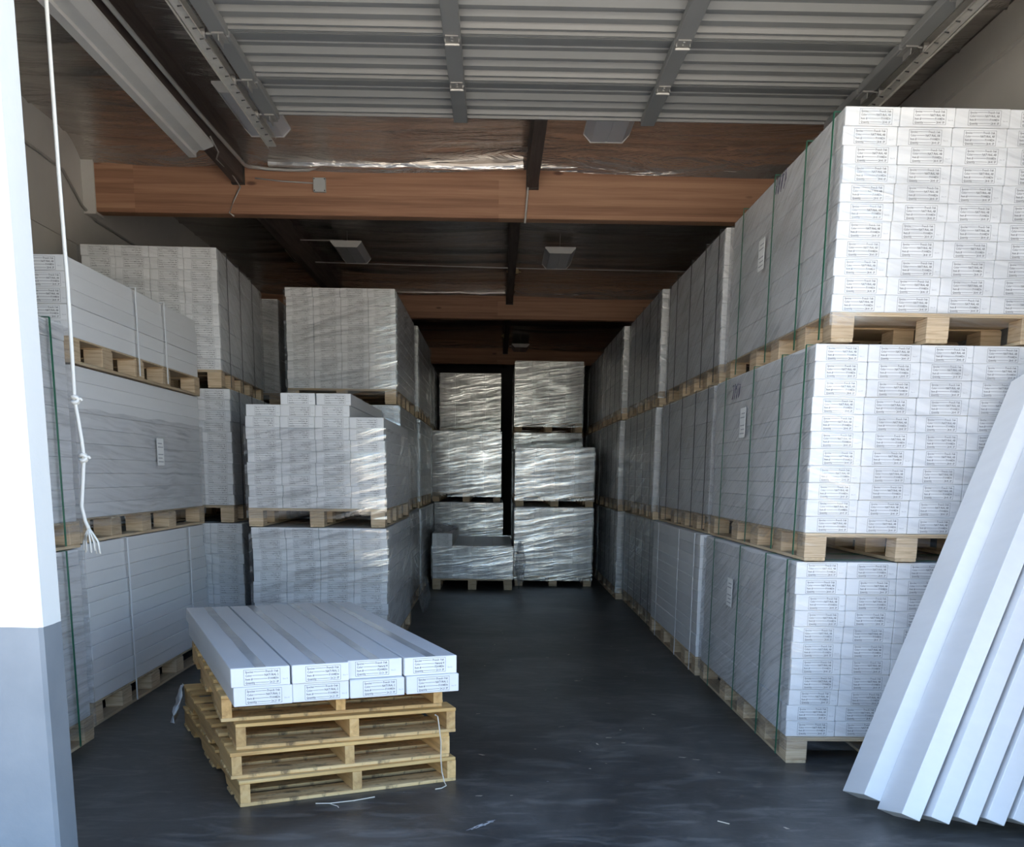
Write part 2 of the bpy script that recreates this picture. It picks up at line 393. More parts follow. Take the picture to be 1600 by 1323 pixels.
def foil_fold(x0, x1, y, z, r, seed, part='fold'):
    pts, rr = [], []
    n = max(8, int((x1-x0)/0.07))
    for i in range(n+1):
        t = i/n; x = x0 + (x1-x0)*t
        pts.append((x, y + 0.012*noise.noise(Vector((x*3, seed, 0))), z + 0.030*noise.noise(Vector((x*1.3, seed, 4))) + 0.012*noise.noise(Vector((x*6, seed, 2)))))
        rr.append(r*(0.75 + 0.7*abs(noise.noise(Vector((x*2.2, seed, 8))))))
    return tag(obj('foil_fold', MB().tube(pts, rr, 7).me('foil_fold', 'foil_bright', False)), None, None, None, 'structure')
folds = [(-1.90, 0.20, 9.145, 3.885, 0.036, 1, 'thick bright foil roll along beam top near the grey junction box'),
         (0.34, 2.88, 9.17, 3.905, 0.010, 2, 'thin bright foil edge along first beam top toward the strapped row'),
         (-3.40, -2.25, 9.17, 3.955, 0.010, 3, 'thin bright foil edge along first beam top at the pale wall'),
         (-2.2, 0.10, 15.26, 3.90, 0.013, 4, 'bright foil edge along second beam behind the wall side stacks'),
         (0.24, 2.88, 15.26, 3.91, 0.013, 5, 'bright foil edge along second beam toward the strapped row'),
         (-2.2, 0.10, 21.36, 3.93, 0.013, 6, 'foil edge along the farthest beam over the back stacks'),
         (0.24, 2.88, 21.36, 3.93, 0.013, 7, 'foil edge along the farthest beam toward the strapped row')]
for a in folds: foil_fold(*a[:6])['label'] = a[6]
for i, y in enumerate(BEAMS):
    bm_ = obj(f'beam_{i+1}', MB().cbox(XL+0.06, XR, y, y+0.14, 3.50 if i == 0 else 3.56, 4.08, 0.006).me('beam', 'glulam'))
    tag(bm_, ['reddish laminated timber beam nearest the door', 'second laminated timber beam farther in', 'farthest laminated timber beam in the dark'][i], None, None, 'structure')
    obj('bracket', MB().box(XL, XL+0.10, y-0.02, y+0.16, 3.48, 3.98).me('bracket', 'wall_paint'), bm_)
for bi, (ya, yb) in enumerate(bays):
    for k, x in enumerate(PUR[bi]):
        zb = 3.73 if bi == 0 else 3.76
        p = obj('purlin', MB().cbox(x-0.045, x+0.045, ya, yb+(0.0 if bi else -0.015), zb, 4.25, 0.004).me('purlin', 'purlin_wood'))
        tag(p, f'dark timber purlin in bay {["one","two","three","four"][bi]} ' + ('above the strip light' if k == 0 else 'over the aisle'), None, None, 'structure')
        obj('hanger', MB().box(x-0.052, x+0.052, yb-0.05, yb, zb-0.005, zb+0.22).me('hanger', 'dark_steel'), p)

# ------------------------------------------------------------------ overhead door, open
door = bpy.data.objects.new('door_1', None); COL.objects.link(door)
DS = 1.055   # door size and place
door.location = (0, 0, 1.39 + 2.16*DS); door.scale = (DS, DS, DS); tag(door, 'ribbed grey sectional overhead door rolled up open', None, None, 'structure')
SX0, SX1 = -1.41, 2.06
SEC = 0.605; YD = 6.775
STILES = [-1.37, -0.235, 0.90, 2.02]
def section_profile():
    pr = [(0, -0.045), (0.012, -0.045), (0.014, -0.022), (0.030, -0.022), (0.033, -0.04), (0.052, -0.04), (0.066, 0), (0.10, 0.0), (0.11, -0.018), (0.14, -0.018), (0.15, -0.004),
          (0.20, -0.004), (0.205, 0.002), (0.235, 0.002), (0.24, -0.004), (0.285, -0.004), (0.31, -0.030), (0.335, -0.030), (0.345, 0.004), (0.44, 0.004), (0.455, -0.02), (0.50, -0.024), (0.515, 0.0), (0.53, 0.0), (0.545, -0.036),
          (0.566, -0.036), (0.570, -0.02), (0.584, -0.02), (0.588, -0.045), (0.60, -0.045)]
    return pr + [(y, z+0.014) for y, z in reversed(pr)]
sec_me = MB().prism_x(section_profile(), SX0, SX1).me('door_section', 'door_steel')
stile_me = MB().cbox(-0.042, 0.042, 0.004, SEC-0.008, -0.072, -0.03, 0.004).me('stile', 'door_steel')
hb = MB(); hb.box(-0.032, 0.032, -0.075, 0.03, -0.080, -0.074); hb.tube([(-0.036, 0, -0.088), (0.036, 0, -0.088)], 0.009, 8)
hb.tube([(0, -0.06, -0.08), (0, -0.06, -0.086)], 0.007, 6); hb.tube([(0, -0.025, -0.08), (0, -0.025, -0.086)], 0.007, 6)
hb.box(-0.036, -0.031, -0.03, 0.02, -0.09, -0.06); hb.box(0.031, 0.036, -0.03, 0.02, -0.09, -0.06)
hinge_me = hb.me('hinge', 'galv')
rb_ = MB(); rb_.box(-0.03, 0.03, -0.06, 0.06, -0.082, -0.074); rb_.box(-0.004, 0.0, -0.05, 0.05, -0.11, -0.02)
rb_.tube([(-0.01, 0, -0.06), (0.10, 0, -0.06)], 0.006, 6); rb_.tube([(0.07, 0, -0.06), (0.095, 0, -0.06)], 0.024, 12)
roller_me = rb_.me('roller_bracket', 'galv')
for i in range(5):
    s = obj('door_section', sec_me, door, (0, YD - SEC*(i+1), 0))
    for x in STILES: obj('stile', stile_me, s, (x, 0, 0))
    for k, x in enumerate(STILES):
        if k in (1, 2): 
            if i: obj('hinge', hinge_me, s, (x, SEC, 0))
        else:
            o = obj('roller_bracket', roller_me, s, (x, SEC if i else SEC-0.06, 0), 0 if k == 3 else math.pi)
def track(x, sgn):
    """C section track that carries the rollers: level run, bend and upright"""
    mb = MB()
    path = [(7.25, -0.055), (3.95, -0.055)]
    for k in range(1, 7):
        t = k/6*math.pi/2; path.append((3.95-0.5*math.sin(t), -0.055-0.5*(1-math.cos(t))))
    path.append((3.45, -3.3))
    def sweep(off0, off1, d0, d1):
        n = len(mb.v)
        for i, (y, z) in enumerate(path):
            a = path[max(i-1, 0)]; b = path[min(i+1, len(path)-1)]
            ty, tz = b[0]-a[0], b[1]-a[1]; l = math.hypot(ty, tz); ny, nz = -tz/l, ty/l
            for (o_, dd) in ((off0, d0), (off1, d0), (off1, d1), (off0, d1)):
                mb.v.append((x + sgn*(dd + 0.09*min(1, max(0, (3.95-y)/0.5))), y + ny*o_, z + nz*o_))
        for i in range(len(path)-1):
            q = n+i*4
            for k in range(4): mb.f.append((q+k, q+(k+1) % 4, q+4+(k+1) % 4, q+4+k)); mb.m.append(0)
        mb.f += [(n, n+1, n+2, n+3), tuple(n+(len(path)-1)*4+k for k in (3, 2, 1, 0))]; mb.m += [0, 0]
    sweep(-0.03, 0.03, 0.055, 0.059); sweep(-0.03, -0.026, 0.012, 0.059); sweep(0.026, 0.03, 0.012, 0.059)
    sweep(-0.03, -0.02, 0.010, 0.014); sweep(0.02, 0.03, 0.010, 0.014)
    t = obj('track', mb.me('track', 'track_steel'), door)
    # angle iron along the track, with bolts, and the hanger at its inner end
    ab = MB(); ab.box(x+sgn*0.060, x+sgn*0.064, 4.4, 7.25, -0.095, -0.03); ab.box(x+sgn*0.064, x+sgn*0.10, 4.4, 7.25, -0.034, -0.03)
    ab.box(x+sgn*0.062, x+sgn*0.098, 7.18, 7.22, -0.03, 0.36)
    obj('angle_iron', ab.me('angle_iron', 'track_steel'), t)
    bo = MB()
    for k in range(22): bo.tube([(x+sgn*0.010-sgn*0.0, 4.6+k*0.12, -0.084), (x+sgn*0.03, 4.6+k*0.12, -0.088)], 0.004, 6)
    obj('bolts', bo.me('bolts', 'dark_steel'), t)
    return t
track(-1.44, -1); track(2.09, 1)
br = MB(); br.tube([(2.17, 7.20, 0.0), (1.99, 7.24, 0.36)], 0.012, 6)
obj('brace', br.me('brace', 'track_steel'), door)

# ------------------------------------------------------------------ cartons
CW, CH = 0.2455, 0.0788
_tx = {}
def text_geo(s, size):
    key = (s, size)
    if key in _tx: return _tx[key]
    c = bpy.data.curves.new('t', 'FONT'); c.body = s; c.size = size; c.resolution_u = 1; c.offset = size*0.012
    o = bpy.data.objects.new('t', c); COL.objects.link(o)
    dg = bpy.context.evaluated_depsgraph_get(); m = o.evaluated_get(dg).to_mesh()
    v = [tuple(p.co) for p in m.vertices]; f = [tuple(p.vertices) for p in m.polygons]
    o.evaluated_get(dg).to_mesh_clear(); bpy.data.objects.remove(o); bpy.data.curves.remove(c)
    _tx[key] = (v, f); return v, f
def put_text(mb, s, size, x, z, y, mi, right=False, sx=0.84):
    v, f = text_geo(s, size)
    wmax = max(p[0] for p in v)*sx
    x0 = x - wmax if right else x
    n = len(mb.v)
    mb.v += [(x0 + p[0]*sx, y, z + p[1]) for p in v]
    mb.f += [tuple(n+i for i in q) for q in f]; mb.m += [mi]*len(f)
    return wmax
def carton_mesh(L, texts=None, lx=0.055, lz=0.007, lw=0.146, lh=0.063, note=None, ch=CH, cw=CW):
    mb = MB(); mb.cbox(0.0009, cw-0.0009, 0, L, 0.0004, ch-0.0004, 0.0026)
    y = -0.0005
    if texts:
        t = 0.0011
        for (a, b_, c, d) in ((lx, lx+lw, lz, lz+t), (lx, lx+lw, lz+lh-t, lz+lh), (lx, lx+t, lz, lz+lh), (lx+lw-t, lx+lw, lz, lz+lh)):
            mb.quad((a, y, c), (b_, y, c), (b_, y, d), (a, y, d), 1)
        for k, (l, r) in enumerate(zip(('Species', 'Color', 'Item #', 'Quantity'), texts)):
            z = lz + lh - 0.0135 - k*0.0149
            wl_ = put_text(mb, l, 0.0128, lx+0.006, z, y, 1)
            wr_ = put_text(mb, r, 0.0128, lx+lw-0.007, z, y, 1, True)
            a = lx+0.006+wl_+0.002; b_ = lx+lw-0.007-wr_-0.002; zz = z+0.0042
            mb.quad((a, y, zz-0.0007), (b_, y, zz-0.0007), (b_, y, zz+0.0007), (a, y, zz+0.0007), 1)
        if note: put_text(mb, note, 0.0085, lx+lw+0.010, lz+0.016, y, 2)
    return mb.raw('carton', ['carton_white', 'ink', 'ink_faint'])
AB = ('French Oak', 'NATURAL AB', 'F1008E36', '28.41 SF')
N2 = ('French Oak', 'NATURAL 2', 'F1008E36', '26.21 SF')
N4 = ('French Oak', 'Natural 4', 'F2008E36', '23.31 SF')
_cm = {}
def carton_variants(L, ch):
    k = (round(L, 3), round(ch, 4))
    if k not in _cm:
        _cm[k] = [carton_mesh(L, AB, 0.052+0.006*(i % 3), 0.006+0.002*(i % 2), note=f'Box {11+3*i}', ch=ch) for i in range(4)]
    return _cm[k]

# ------------------------------------------------------------------ block pallets
PH = 0.131
BL = [(0.0, 0.13), (0.20, 0.16), (0.44, 0.17), (0.68, 0.16), (1.0, 0.13)]   # position along the pallet, block length
_pm = {}
def pallet_pieces(W, L):
    k = (round(W, 3), round(L, 3))
    if k in _pm: return _pm[k]
    runner = MB().cbox(-0.05, 0.05, 0, L, 0, 0.016, 0.002).me('runner', 'board_wood')
    blocks = {}
    for bl in (0.13, 0.16, 0.17):
        blocks[bl] = MB().cbox(-0.052, 0.052, 0, bl, 0.016, 0.113, 0.0025).me('block', 'block_wood')
    cross = MB().cbox(-W/2, W/2, 0, 0.13, 0.113, 0.121, 0.002).me('deck_board', 'board_wood_x')
    deck = MB().cbox(-W/2, W/2, 0.0, L, 0.1212, PH-0.0005, 0.002).me('deck_panel', 'board_wood_x')
    whole = MB()
    for x in (-W/2+0.052, 0, W/2-0.052):
        whole.box(x-0.05, x+0.05, 0, L, 0, 0.016)
        for t, bl in BL: whole.box(x-0.052, x+0.052, t*(L-bl), t*(L-bl)+bl, 0.016, 0.113)
    for t, bl in BL: whole.box(-W/2, W/2, t*(L-bl), t*(L-bl)+bl, 0.113, 0.121)
    whole.box(-W/2, W/2, 0, L, 0.1212, PH-0.0005)
    _pm[k] = (runner, blocks, cross, deck, whole.me('pallet', 'block_wood'))
    return _pm[k]
def add_pallet(root, W, L, detail):
    runner, blocks, cross, deck, whole = pallet_pieces(W, L)
    if not detail: return obj('pallet', whole, root)
    p = obj('pallet', deck, root)
    for x in (-W/2+0.052, 0, W/2-0.052):
        obj('runner', runner, p, (x, 0, 0))
        for t, bl in BL: obj('block', blocks[bl], p, (x, t*(L-bl), 0))
    for t, bl in BL: obj('deck_board', cross, p, (0, t*(L-bl)+(bl-0.13)/2, 0))
    return p

# ------------------------------------------------------------------ wrapped loads
def film_shell(name, W, L, z0, z1, mat, seed, off=0.007, amp=0.004, sides='flbr', front=None):
    mb = MB(); cur = [0]; x0, x1, y0, y1 = -W/2-off, W/2+off, -off, L+off
    def face(a, b_, nrm):
        nu = max(6, int((Vector(b_)-Vector(a)).length/0.07)); nv = max(6, int((z1-z0)/0.05)); n = len(mb.v)
        for j in range(nv+1):
            z = z0 + (z1-z0)*j/nv
            for i in range(nu+1):
                t = i/nu; x = a[0]+(b_[0]-a[0])*t; y = a[1]+(b_[1]-a[1])*t
                e = min(1, 5*t, 5*(1-t))
                d = (0.5+noise.noise(Vector((x*2.1+seed, y*2.1, z*9+0.25*(x+y)*9))))*amp*e
                mb.v.append((x+nrm[0]*d, y+nrm[1]*d, z + (0.012*noise.noise(Vector((x*4, y*4, seed))) if j == nv else 0)))
        for j in range(nv):
            for i in range(nu):
                q = n + j*(nu+1)+i; mb.f.append((q, q+1, q+nu+2, q+nu+1)); mb.m.append(cur[0])
    if 'f' in sides:
        cur[0] = 1 if front else 0
        face((x0, y0), (x1, y0), (0, -1)); cur[0] = 0
    if 'r' in sides: face((x1, y0), (x1, y1), (1, 0))
    if 'b' in sides: face((x1, y1), (x0, y1), (0, 1))
    if 'l' in sides: face((x0, y1), (x0, y0), (-1, 0))
    return mb.raw(name, [mat, front] if front else mat, True)
def strap_mesh(W, z0, z1, mat, wid=0.019, t=0.002, off=0.016):
    mb = MB(); x0, x1 = -W/2-off, W/2+off
    mb.box(x0-t, x0, -wid/2, wid/2, z0, z1+t); mb.box(x1, x1+t, -wid/2, wid/2, z0, z1+t); mb.box(x0, x1, -wid/2, wid/2, z1, z1+t)
    return mb.me('strap', mat)
def slip_mesh(side):
    mb = MB(); x = 0
    s = side
    mb.box(-0.001, 0.001, 0, 0.13, 0, 0.17, 0)
    for k in range(6):
        if k != 3: mb.box(s*0.0012-0.0004, s*0.0012+0.0004, 0.015, 0.115-0.02*(k % 2), 0.02+k*0.023, 0.026+k*0.023, 1)
    return mb.me('packing_slip', ['slip_paper', 'ink_faint'])
def scribble_mesh(side, seed, n=4):
    rnd = random.Random(seed); mb = MB()
    for k in range(n):
        pts = []
        y0 = k*0.055
        for i in range(9):
            t = i/8*2*math.pi; pts.append((0, y0+0.022*math.cos(t*1.3+rnd.random()), 0.045*math.sin(t+rnd.random())))
        mb.tube(pts, 0.0013, 4)
    return mb.me('marker_scrawl', 'marker_ink')
_seed = [0]
def load(label, cx, y, z, rows=11, L=2.2, rz=0.0, film=None, film_z=None, straps=None, detail=True, show='all', group=None,
         ch=CH, heights=None, jit=0.004, near='l', slip=None, scrawl=None, front=None, lean=0.0):
    """one pallet of cartons that travels as a unit"""
    _seed[0] += 1; rnd = random.Random(_seed[0]*13)
    W = CW*4
    root = bpy.data.objects.new('pallet_load', None); COL.objects.link(root)
    root.empty_display_size = 0.2
    root.location = (cx, y, z); root.rotation_euler = (0, 0, rz)
    tag(root, label, 'pallet load', group)
    add_pallet(root, W, L, detail)
    hs = heights or [rows]*4
    vs_ = carton_variants(L-0.05, ch)
    for r in range(max(hs)):
        rowx = rnd.uniform(-jit, jit)*0.8 + lean*r
        for c in range(4):
            if r >= hs[c]: continue
            edge = 0 if near == 'l' else 3
            if show == 'side' and not (c == edge or r >= hs[c]-1): continue
            me = vs_[rnd.randrange(4)]
            obj('carton', me, root, (-W/2 + c*CW + rowx, 0.02 + rnd.uniform(-jit, jit)*0.8, PH + r*ch))
    top = PH + max(hs)*ch
    if film:
        a, b_ = film_z or (PH-0.06, top-0.012)
        obj('stretch_film', film_shell('stretch_film', W+2*jit*0.8, L, a, b_, film, _seed[0]*1.7, 0.009+abs(lean)*5, front=front), root)
    if straps:
        mat, ys = straps
        me = strap_mesh(W+0.012, 0.02, top+0.003, mat)
        for yy in ys: obj('strap', me, root, (0, yy, 0))
    sgn = -1 if near == 'l' else 1
    if slip: obj('packing_slip', slip_mesh(sgn), root, (sgn*(W/2+0.023), slip[0], slip[1]))
    if scrawl: obj('marker_scrawl', scribble_mesh(sgn, _seed[0]), root, (sgn*(W/2+0.021), scrawl[0], scrawl[1]))
    return root

HW = CW*2
TP = 1.004
GR = 'carton loads in the strapped row behind the leaning cartons'
TN = ['bottom', 'middle', 'top']
ordn = ['front', 'second', 'third', 'fourth', 'fifth', 'sixth']
# the long row: each stack three loads high
RX = [[1.452, 1.475, 1.53], [1.43, 1.475, 1.50], [1.455, 1.43, 1.45], [1.385, 1.38, 1.395], [1.385, 1.39, 1.41], [1.40, 1.41, 1.42]]
RY = [4.90, 7.17, 9.45, 11.75, 14.05, 16.35]
SY = [0.11, 0.52, 1.10, 1.82]
ROWQ = []
for i in range(6):
    for k in range(3):
        lab = f'carton load, {TN[k]} of {ordn[i]} stack in the row behind the leaning cartons'
        kw = {}
        if i == 0:
            lab = ['strapped carton load on the floor partly hidden by the leaning cartons',
                   'strapped carton load midway up beside the leaning carton tops',
                   'strapped carton load topmost nearest the open door with cream carton ends'][k]
            kw = dict(film='film_row', front='film_thin', straps=('strap_green', SY), show='all', jit=0.006,
                      slip=(1.25, 0.62 if k < 2 else 0.55), scrawl=((0.9, 0.93) if k == 2 else (1.45, 0.90) if k == 1 else None))
        elif i == 1 and k == 0:
            lab = 'plain unwrapped white carton load with white straps in the strapped row'
            kw = dict(straps=('strap_white', [0.12, 0.75, 1.75]), show='side')
        elif i == 1:
            kw = dict(film='film_row2', straps=('strap_dark', [0.10, 0.55, 1.1, 1.7, 2.05]), show='side')
        else:
            kw = dict(film='film_dark', straps=('strap_dark', [0.12, 0.6, 1.1, 1.6, 2.05]), show='side')
        kw.setdefault('show', 'all')
        ROWQ.append((lab, RX[i][k]+HW, RY[i], TP*k, i, kw))
film_mat('film_row', 0.08, 0.55, 0.42, 0.2, 0.55, 60, 0.93)
film_mat('film_row2', 0.12, 0.65, 0.40, 0.18, 0.6, 46, 0.88)
film_mat('film_dark', 0.2, 0.8, 0.22, 0.14, 0.5, 34, 0.82)
for lab, x, y, z, i, kw in ROWQ: load(lab, x, y, z, near='l', group=GR, L=2.2, detail=(i < 3), **kw)

# loads by the pale wall, beside the rope
GL = 'carton loads by the pale wall near the rope'
load('wrapped carton load with green strap on the floor beside the door jamb', -2.11-HW, 3.92, 0, L=1.36, film='film_level', straps=('strap_green', [1.12]), show='side', near='r', group=GL)
load('wrapped carton load with green strap stacked upper beside the door jamb', -2.11-HW, 3.92, TP, rows=12, L=1.36, film='film_level', straps=('strap_green', [1.12]), show='side', near='r', group=GL)
load('plain white carton load with white straps on the floor past the rope', -2.20-HW, 5.52, 0, L=2.34, straps=('strap_white', [0.62, 1.86]), near='r', group=GL, jit=0.008)
load('half wrapped white carton load behind the frayed rope end', -2.20-HW, 5.52, TP, rows=10, L=2.34, film='film_level', film_z=(0.08, PH+0.575), near='r', group=GL, slip=(1.25, 0.42))
load('short five layer white carton load atop the half wrapped load', -2.19-HW, 5.52, TP+PH+10*CH+0.008, rows=5, L=2.34, straps=('strap_white', [0.98, 1.52]), near='r', group=GL, jit=0.006)
for k in range(3):
    load(f'carton load with labelled ends, {TN[k]} of the stack behind the short white load', [-1.965, -2.02, -2.075][k]-HW, 8.02, TP*k, L=1.86, rz=R([1.5, 2.0, 3.0][k]),
         film='film_row2', front='film_thin', film_z=(PH-0.02, PH+11*CH-0.01), straps=('strap_dark', [0.25, 0.75, 1.3]), near='r', group=GL, jit=0.006)
for k in range(3):
    load(f'carton load, {TN[k]} of the narrow glimpsed stack deep along the pale wall', -2.10-HW, 10.3, TP*k, film='film_thick', near='r', group=GL, detail=False, show='side')

# loads in the middle column
GM = 'carton loads in the column behind the loose cartons'
load('labelled carton load on the floor right behind the foreground pallet stack', -0.79-HW, 7.5, 0, L=2.08, film='film_mid', near='r', group=GM, jit=0.006)
load('opened carton load with stepped top and torn film', -0.80-HW, 7.5, TP, L=2.08, heights=[9, 9, 9, 8], ch=0.0805, film='film_mid', film_z=(0.06, PH+0.57), near='r', group=GM, jit=0.006)
for k in range(3):
    load(['wrapped carton load on the floor of stack behind the opened load', 'wrapped carton load mid stack behind the opened load', 'labelled carton load top of stack behind the opened load'][k],
         [-0.87, -0.893, -0.915][k]-HW, 9.65, TP*k, L=2.2, film=['film_thick', 'film_thick', 'film_mid'][k], near='r', group=GM, jit=0.006)
for i, (y, xr) in enumerate([(11.95, -0.87), (14.22, -0.96), (16.5, -0.97)]):
    for k in range(3):
        load(f'dark wrapped carton load, {TN[k]} of {["second","third","fourth"][i]} stack deep behind the opened load', xr-0.01*k-HW, y, TP*k, film='film_thick', near='r', group=GM, detail=False, show='side')

# loads across the far end of the aisle
GB = 'silvery wrapped loads across the end of the aisle'
load('low half-height carton load in crumpled film at the aisle end', -0.285, 12.6, 0, L=2.2, heights=[7, 5, 5, 5], film='film_crinkled', film_z=(PH, PH+5*CH+0.01), group=GB)
load('silvery wrapped load on the floor behind the low half-height load', -0.43+0.03, 15.0, 0, film='film_crinkled', group=GB)
load('silvery wrapped load stacked above and behind the low half-height load', -0.43, 15.0, TP, film='film_crinkled', group=GB)
for k in range(3):
    load(f'silvery wrapped load, {TN[k]} of farthest stack beyond the low half-height load', -0.435, 17.3, TP*k, film='film_crinkled', group=GB, detail=False, show='all' if k == 2 else 'side')
load('silvery wrapped load on the floor at the aisle end beside the strapped row', 0.735, 13.1, 0, film='film_crinkled', group=GB)
load('silvery wrapped load eight layers tall at the aisle end beside strapped row', 0.735, 13.1, TP, rows=8, ch=0.0755, film='film_crinkled', group=GB)
for k in range(3):
    load(f'silvery wrapped load, {TN[k]} of tall stack behind the eight layer load', 0.755, 15.36, TP*k, film='film_crinkled', group=GB, detail=(k == 2), show='all' if k == 2 else 'side')

# ------------------------------------------------------------------ loose cartons
def carton_thing(me, loc, rz, label, group):
    return tag(obj('flooring_carton', me, None, loc, rz), label, 'carton', group)
# on top of the opened load
W = CW*4
lm = carton_variants(2.03, 0.0805)
zt = TP + PH + 9*0.0805
x0 = -0.80 - HW - W/2
carton_thing(lm[0], (x0+CW*1+0.004, 7.52, zt), 0, 'loose labelled carton, upper left of the pair atop the opened load', 'loose cartons atop the opened load')
carton_thing(lm[1], (x0+CW*2+0.012, 7.52, zt), 0, 'loose labelled carton, upper right of the pair atop the opened load', 'loose cartons atop the opened load')

# ------------------------------------------------------------------ foreground stack of stringer pallets
PW, PL, PHT = 0.985, 1.56, 0.1142
def notched_stringer():
    h0, h1 = 0.017, PHT-0.016
    pr = [(0, h0)]
    for a in (0.32, 0.98):
        pr += [(a, h0), (a+0.03, h0+0.036), (a+0.22, h0+0.036), (a+0.25, h0)]
    pr += [(PL, h0), (PL, h1), (0, h1)]
    return MB().prism_x(pr, -0.021, 0.021).me('stringer', 'pine_y')
stringer_me = notched_stringer()
def board(wd, z0, z1, mat='pine_x', L=PW):
    return MB().cbox(-L/2, L/2, 0, wd, z0, z1, 0.0025).me('deck_board', mat)
top_b = [board(wd, PHT-0.016, PHT) for wd in (0.135, 0.09)]
bot_b = [board(wd, 0, 0.016, 'pine_stained') for wd in (0.135, 0.09)]
def wooden_pallet(fl_, fr2, z, label):
    a = Vector((*fl_, 0)); b_ = Vector((*fr2, 0)); ang = math.atan2(b_.y-a.y, b_.x-a.x); mid = (a+b_)/2
    root = bpy.data.objects.new('wooden_pallet', None); COL.objects.link(root)
    root.location = (mid.x, mid.y, z); root.rotation_euler = (0, 0, ang)
    tag(root, label, 'pallet', 'bare wooden pallets under the loose cartons')
    for x in (-PW/2+0.023, 0.02, PW/2-0.023): obj('stringer', stringer_me, root, (x, 0, 0))
    n = 9
    for i in range(n):
        wd = 0.135 if i in (0, n-1) else 0.09
        obj('top_board', top_b[0 if wd > 0.1 else 1], root, (random.uniform(-0.006, 0.006), i*(PL-wd)/(n-1), 0))
    for i, y in enumerate((0, 0.19, 0.66, 0.82, 1.27, PL-0.135)):
        wd = 0.135 if i in (0, 5) else 0.09
        obj('bottom_board', bot_b[0 if wd > 0.1 else 1], root, (random.uniform(-0.005, 0.005), y, 0))
    return root
wooden_pallet((-1.068, 4.150), (-0.174, 4.562), 0, 'pine pallet on the floor, lowest of the bare pallet stack')
wooden_pallet((-1.103, 4.175), (-0.205, 4.565), PHT, 'pine pallet, second up in the bare pallet stack')
wooden_pallet((-1.085, 4.23), (-0.188, 4.575), PHT*2, 'pine pallet, third up in the bare pallet stack')
wooden_pallet((-1.160, 4.258), (-0.237, 4.603), PHT*3, 'pine pallet directly under the eight loose cartons')

CL = 2.0; c2w, c2h = 0.2385, 0.0795
a = Vector((-1.055, 4.045)); ang = R(21.3); ex = Vector((math.cos(ang), math.sin(ang))); ey = Vector((-math.sin(ang), math.cos(ang)))
mN2 = [carton_mesh(CL, N2, 0.048+0.004*i, 0.008, note=f'Box {14+i}', ch=c2h, cw=c2w) for i in range(3)]
mN4 = [carton_mesh(CL, N4, 0.034+0.006*i, 0.010, note=f'Box {21+i}', ch=c2h, cw=c2w) for i in range(2)]
tape = MB()
for k in range(24):
    y = CL*k/24; x = c2w/2 + 0.0015*math.sin(k*0.9)
    y2 = CL*(k+1)/24; xx = c2w/2 + 0.0015*math.sin((k+1)*0.9)
    tape.quad((x-0.022, y, c2h+0.0006), (x+0.022, y, c2h+0.0006), (xx+0.022, y2, c2h+0.0006), (xx-0.022, y2, c2h+0.0006))
tape_me = tape.raw('packing_tape', 'tape_clear')
colw = ['first', 'second', 'third', 'fourth']
z0 = PHT*4 + 0.0005
for r in range(2):
    for c in range(4):
        me = mN4[c-2] if (r == 1 and c >= 2) else mN2[(c+r) % 3]
        dx = [[0.004, 0.0, 0.0, 0.006], [-0.004, 0.0, -0.004, 0.0]][r][c]; dy = [[0, 0.008, 0.006, 0.01], [0.0, 0.0, 0.03, 0.02]][r][c]
        p = a + ex*(c*(c2w+0.003)+dx) + ey*dy
        o = carton_thing(me, (p.x, p.y, z0 + r*c2h), ang, f'white labelled carton, {colw[c]} from the rope side in {"upper" if r else "lower"} layer on bare pallets', 'loose cartons on the bare pallet stack')
        if r == 1: obj('packing_tape', tape_me, o)
# loose string hanging down the pallet stack and straps
def P(*p): return Vector(p)
tw = MB().tube([(-0.262, 4.43, 0.343), (-0.252, 4.455, 0.33), (-0.245, 4.45, 0.28), (-0.238, 4.46, 0.21), (-0.240, 4.48, 0.13), (-0.236, 4.50, 0.06), (-0.225, 4.50, 0.012), (-0.215, 4.47, 0.004), (-0.235, 4.43, 0.004), (-0.262, 4.415, 0.004)], 0.0028, 5)
tag(obj('twine', tw.me('twine', 'twine')), 'pale loose string dangling down the bare pallet stack', 'string')
tw = MB().tube([(-0.76, 4.20, 0.004), (-0.70, 4.20, 0.005), (-0.60, 4.245, 0.004), (-0.52, 4.30, 0.003)], 0.0026, 5)
tw.tube([(-0.70, 4.20, 0.004), (-0.66, 4.165, 0.004), (-0.655, 4.15, 0.003)], 0.002, 5)
tag(obj('splinter', tw.me('splinter', 'twine')), 'pale wood splinter on the floor in front of bare pallets', 'splinter')
tw = MB().tube([(0.925, 4.01, 0.003), (0.965, 3.975, 0.003)], 0.0025, 5)
tag(obj('splinter', tw.me('splinter', 'wood_chip')), 'pale wood splinter lying alone on open aisle floor', 'splinter')
# scrap of film hanging from the pallet corner
sc = MB(); n = 0
for j in range(9):
    t = j/8
    for i in range(4):
        s_ = i/3
        sc.v.append((-1.735 + 0.02*s_ - 0.045*t + 0.016*math.sin(t*7+i*2), 5.60 - 0.06*s_ - 0.05*t + 0.012*math.cos(i*3+t*5), 0.232 - 0.20*t))
for j in range(8):
    for i in range(3): q = j*4+i; sc.f.append((q, q+1, q+5, q+4)); sc.m.append(0)
plain('scrap_film', (0.72, 0.74, 0.76), 0.3)
so = obj('film_scrap', sc.raw('film_scrap', 'scrap_film', True)); md = so.modifiers.new('s', 'SOLIDIFY'); md.thickness = 0.002
tag(so, 'torn strip of pale plastic hanging off the bare pallet corner', 'plastic scrap')

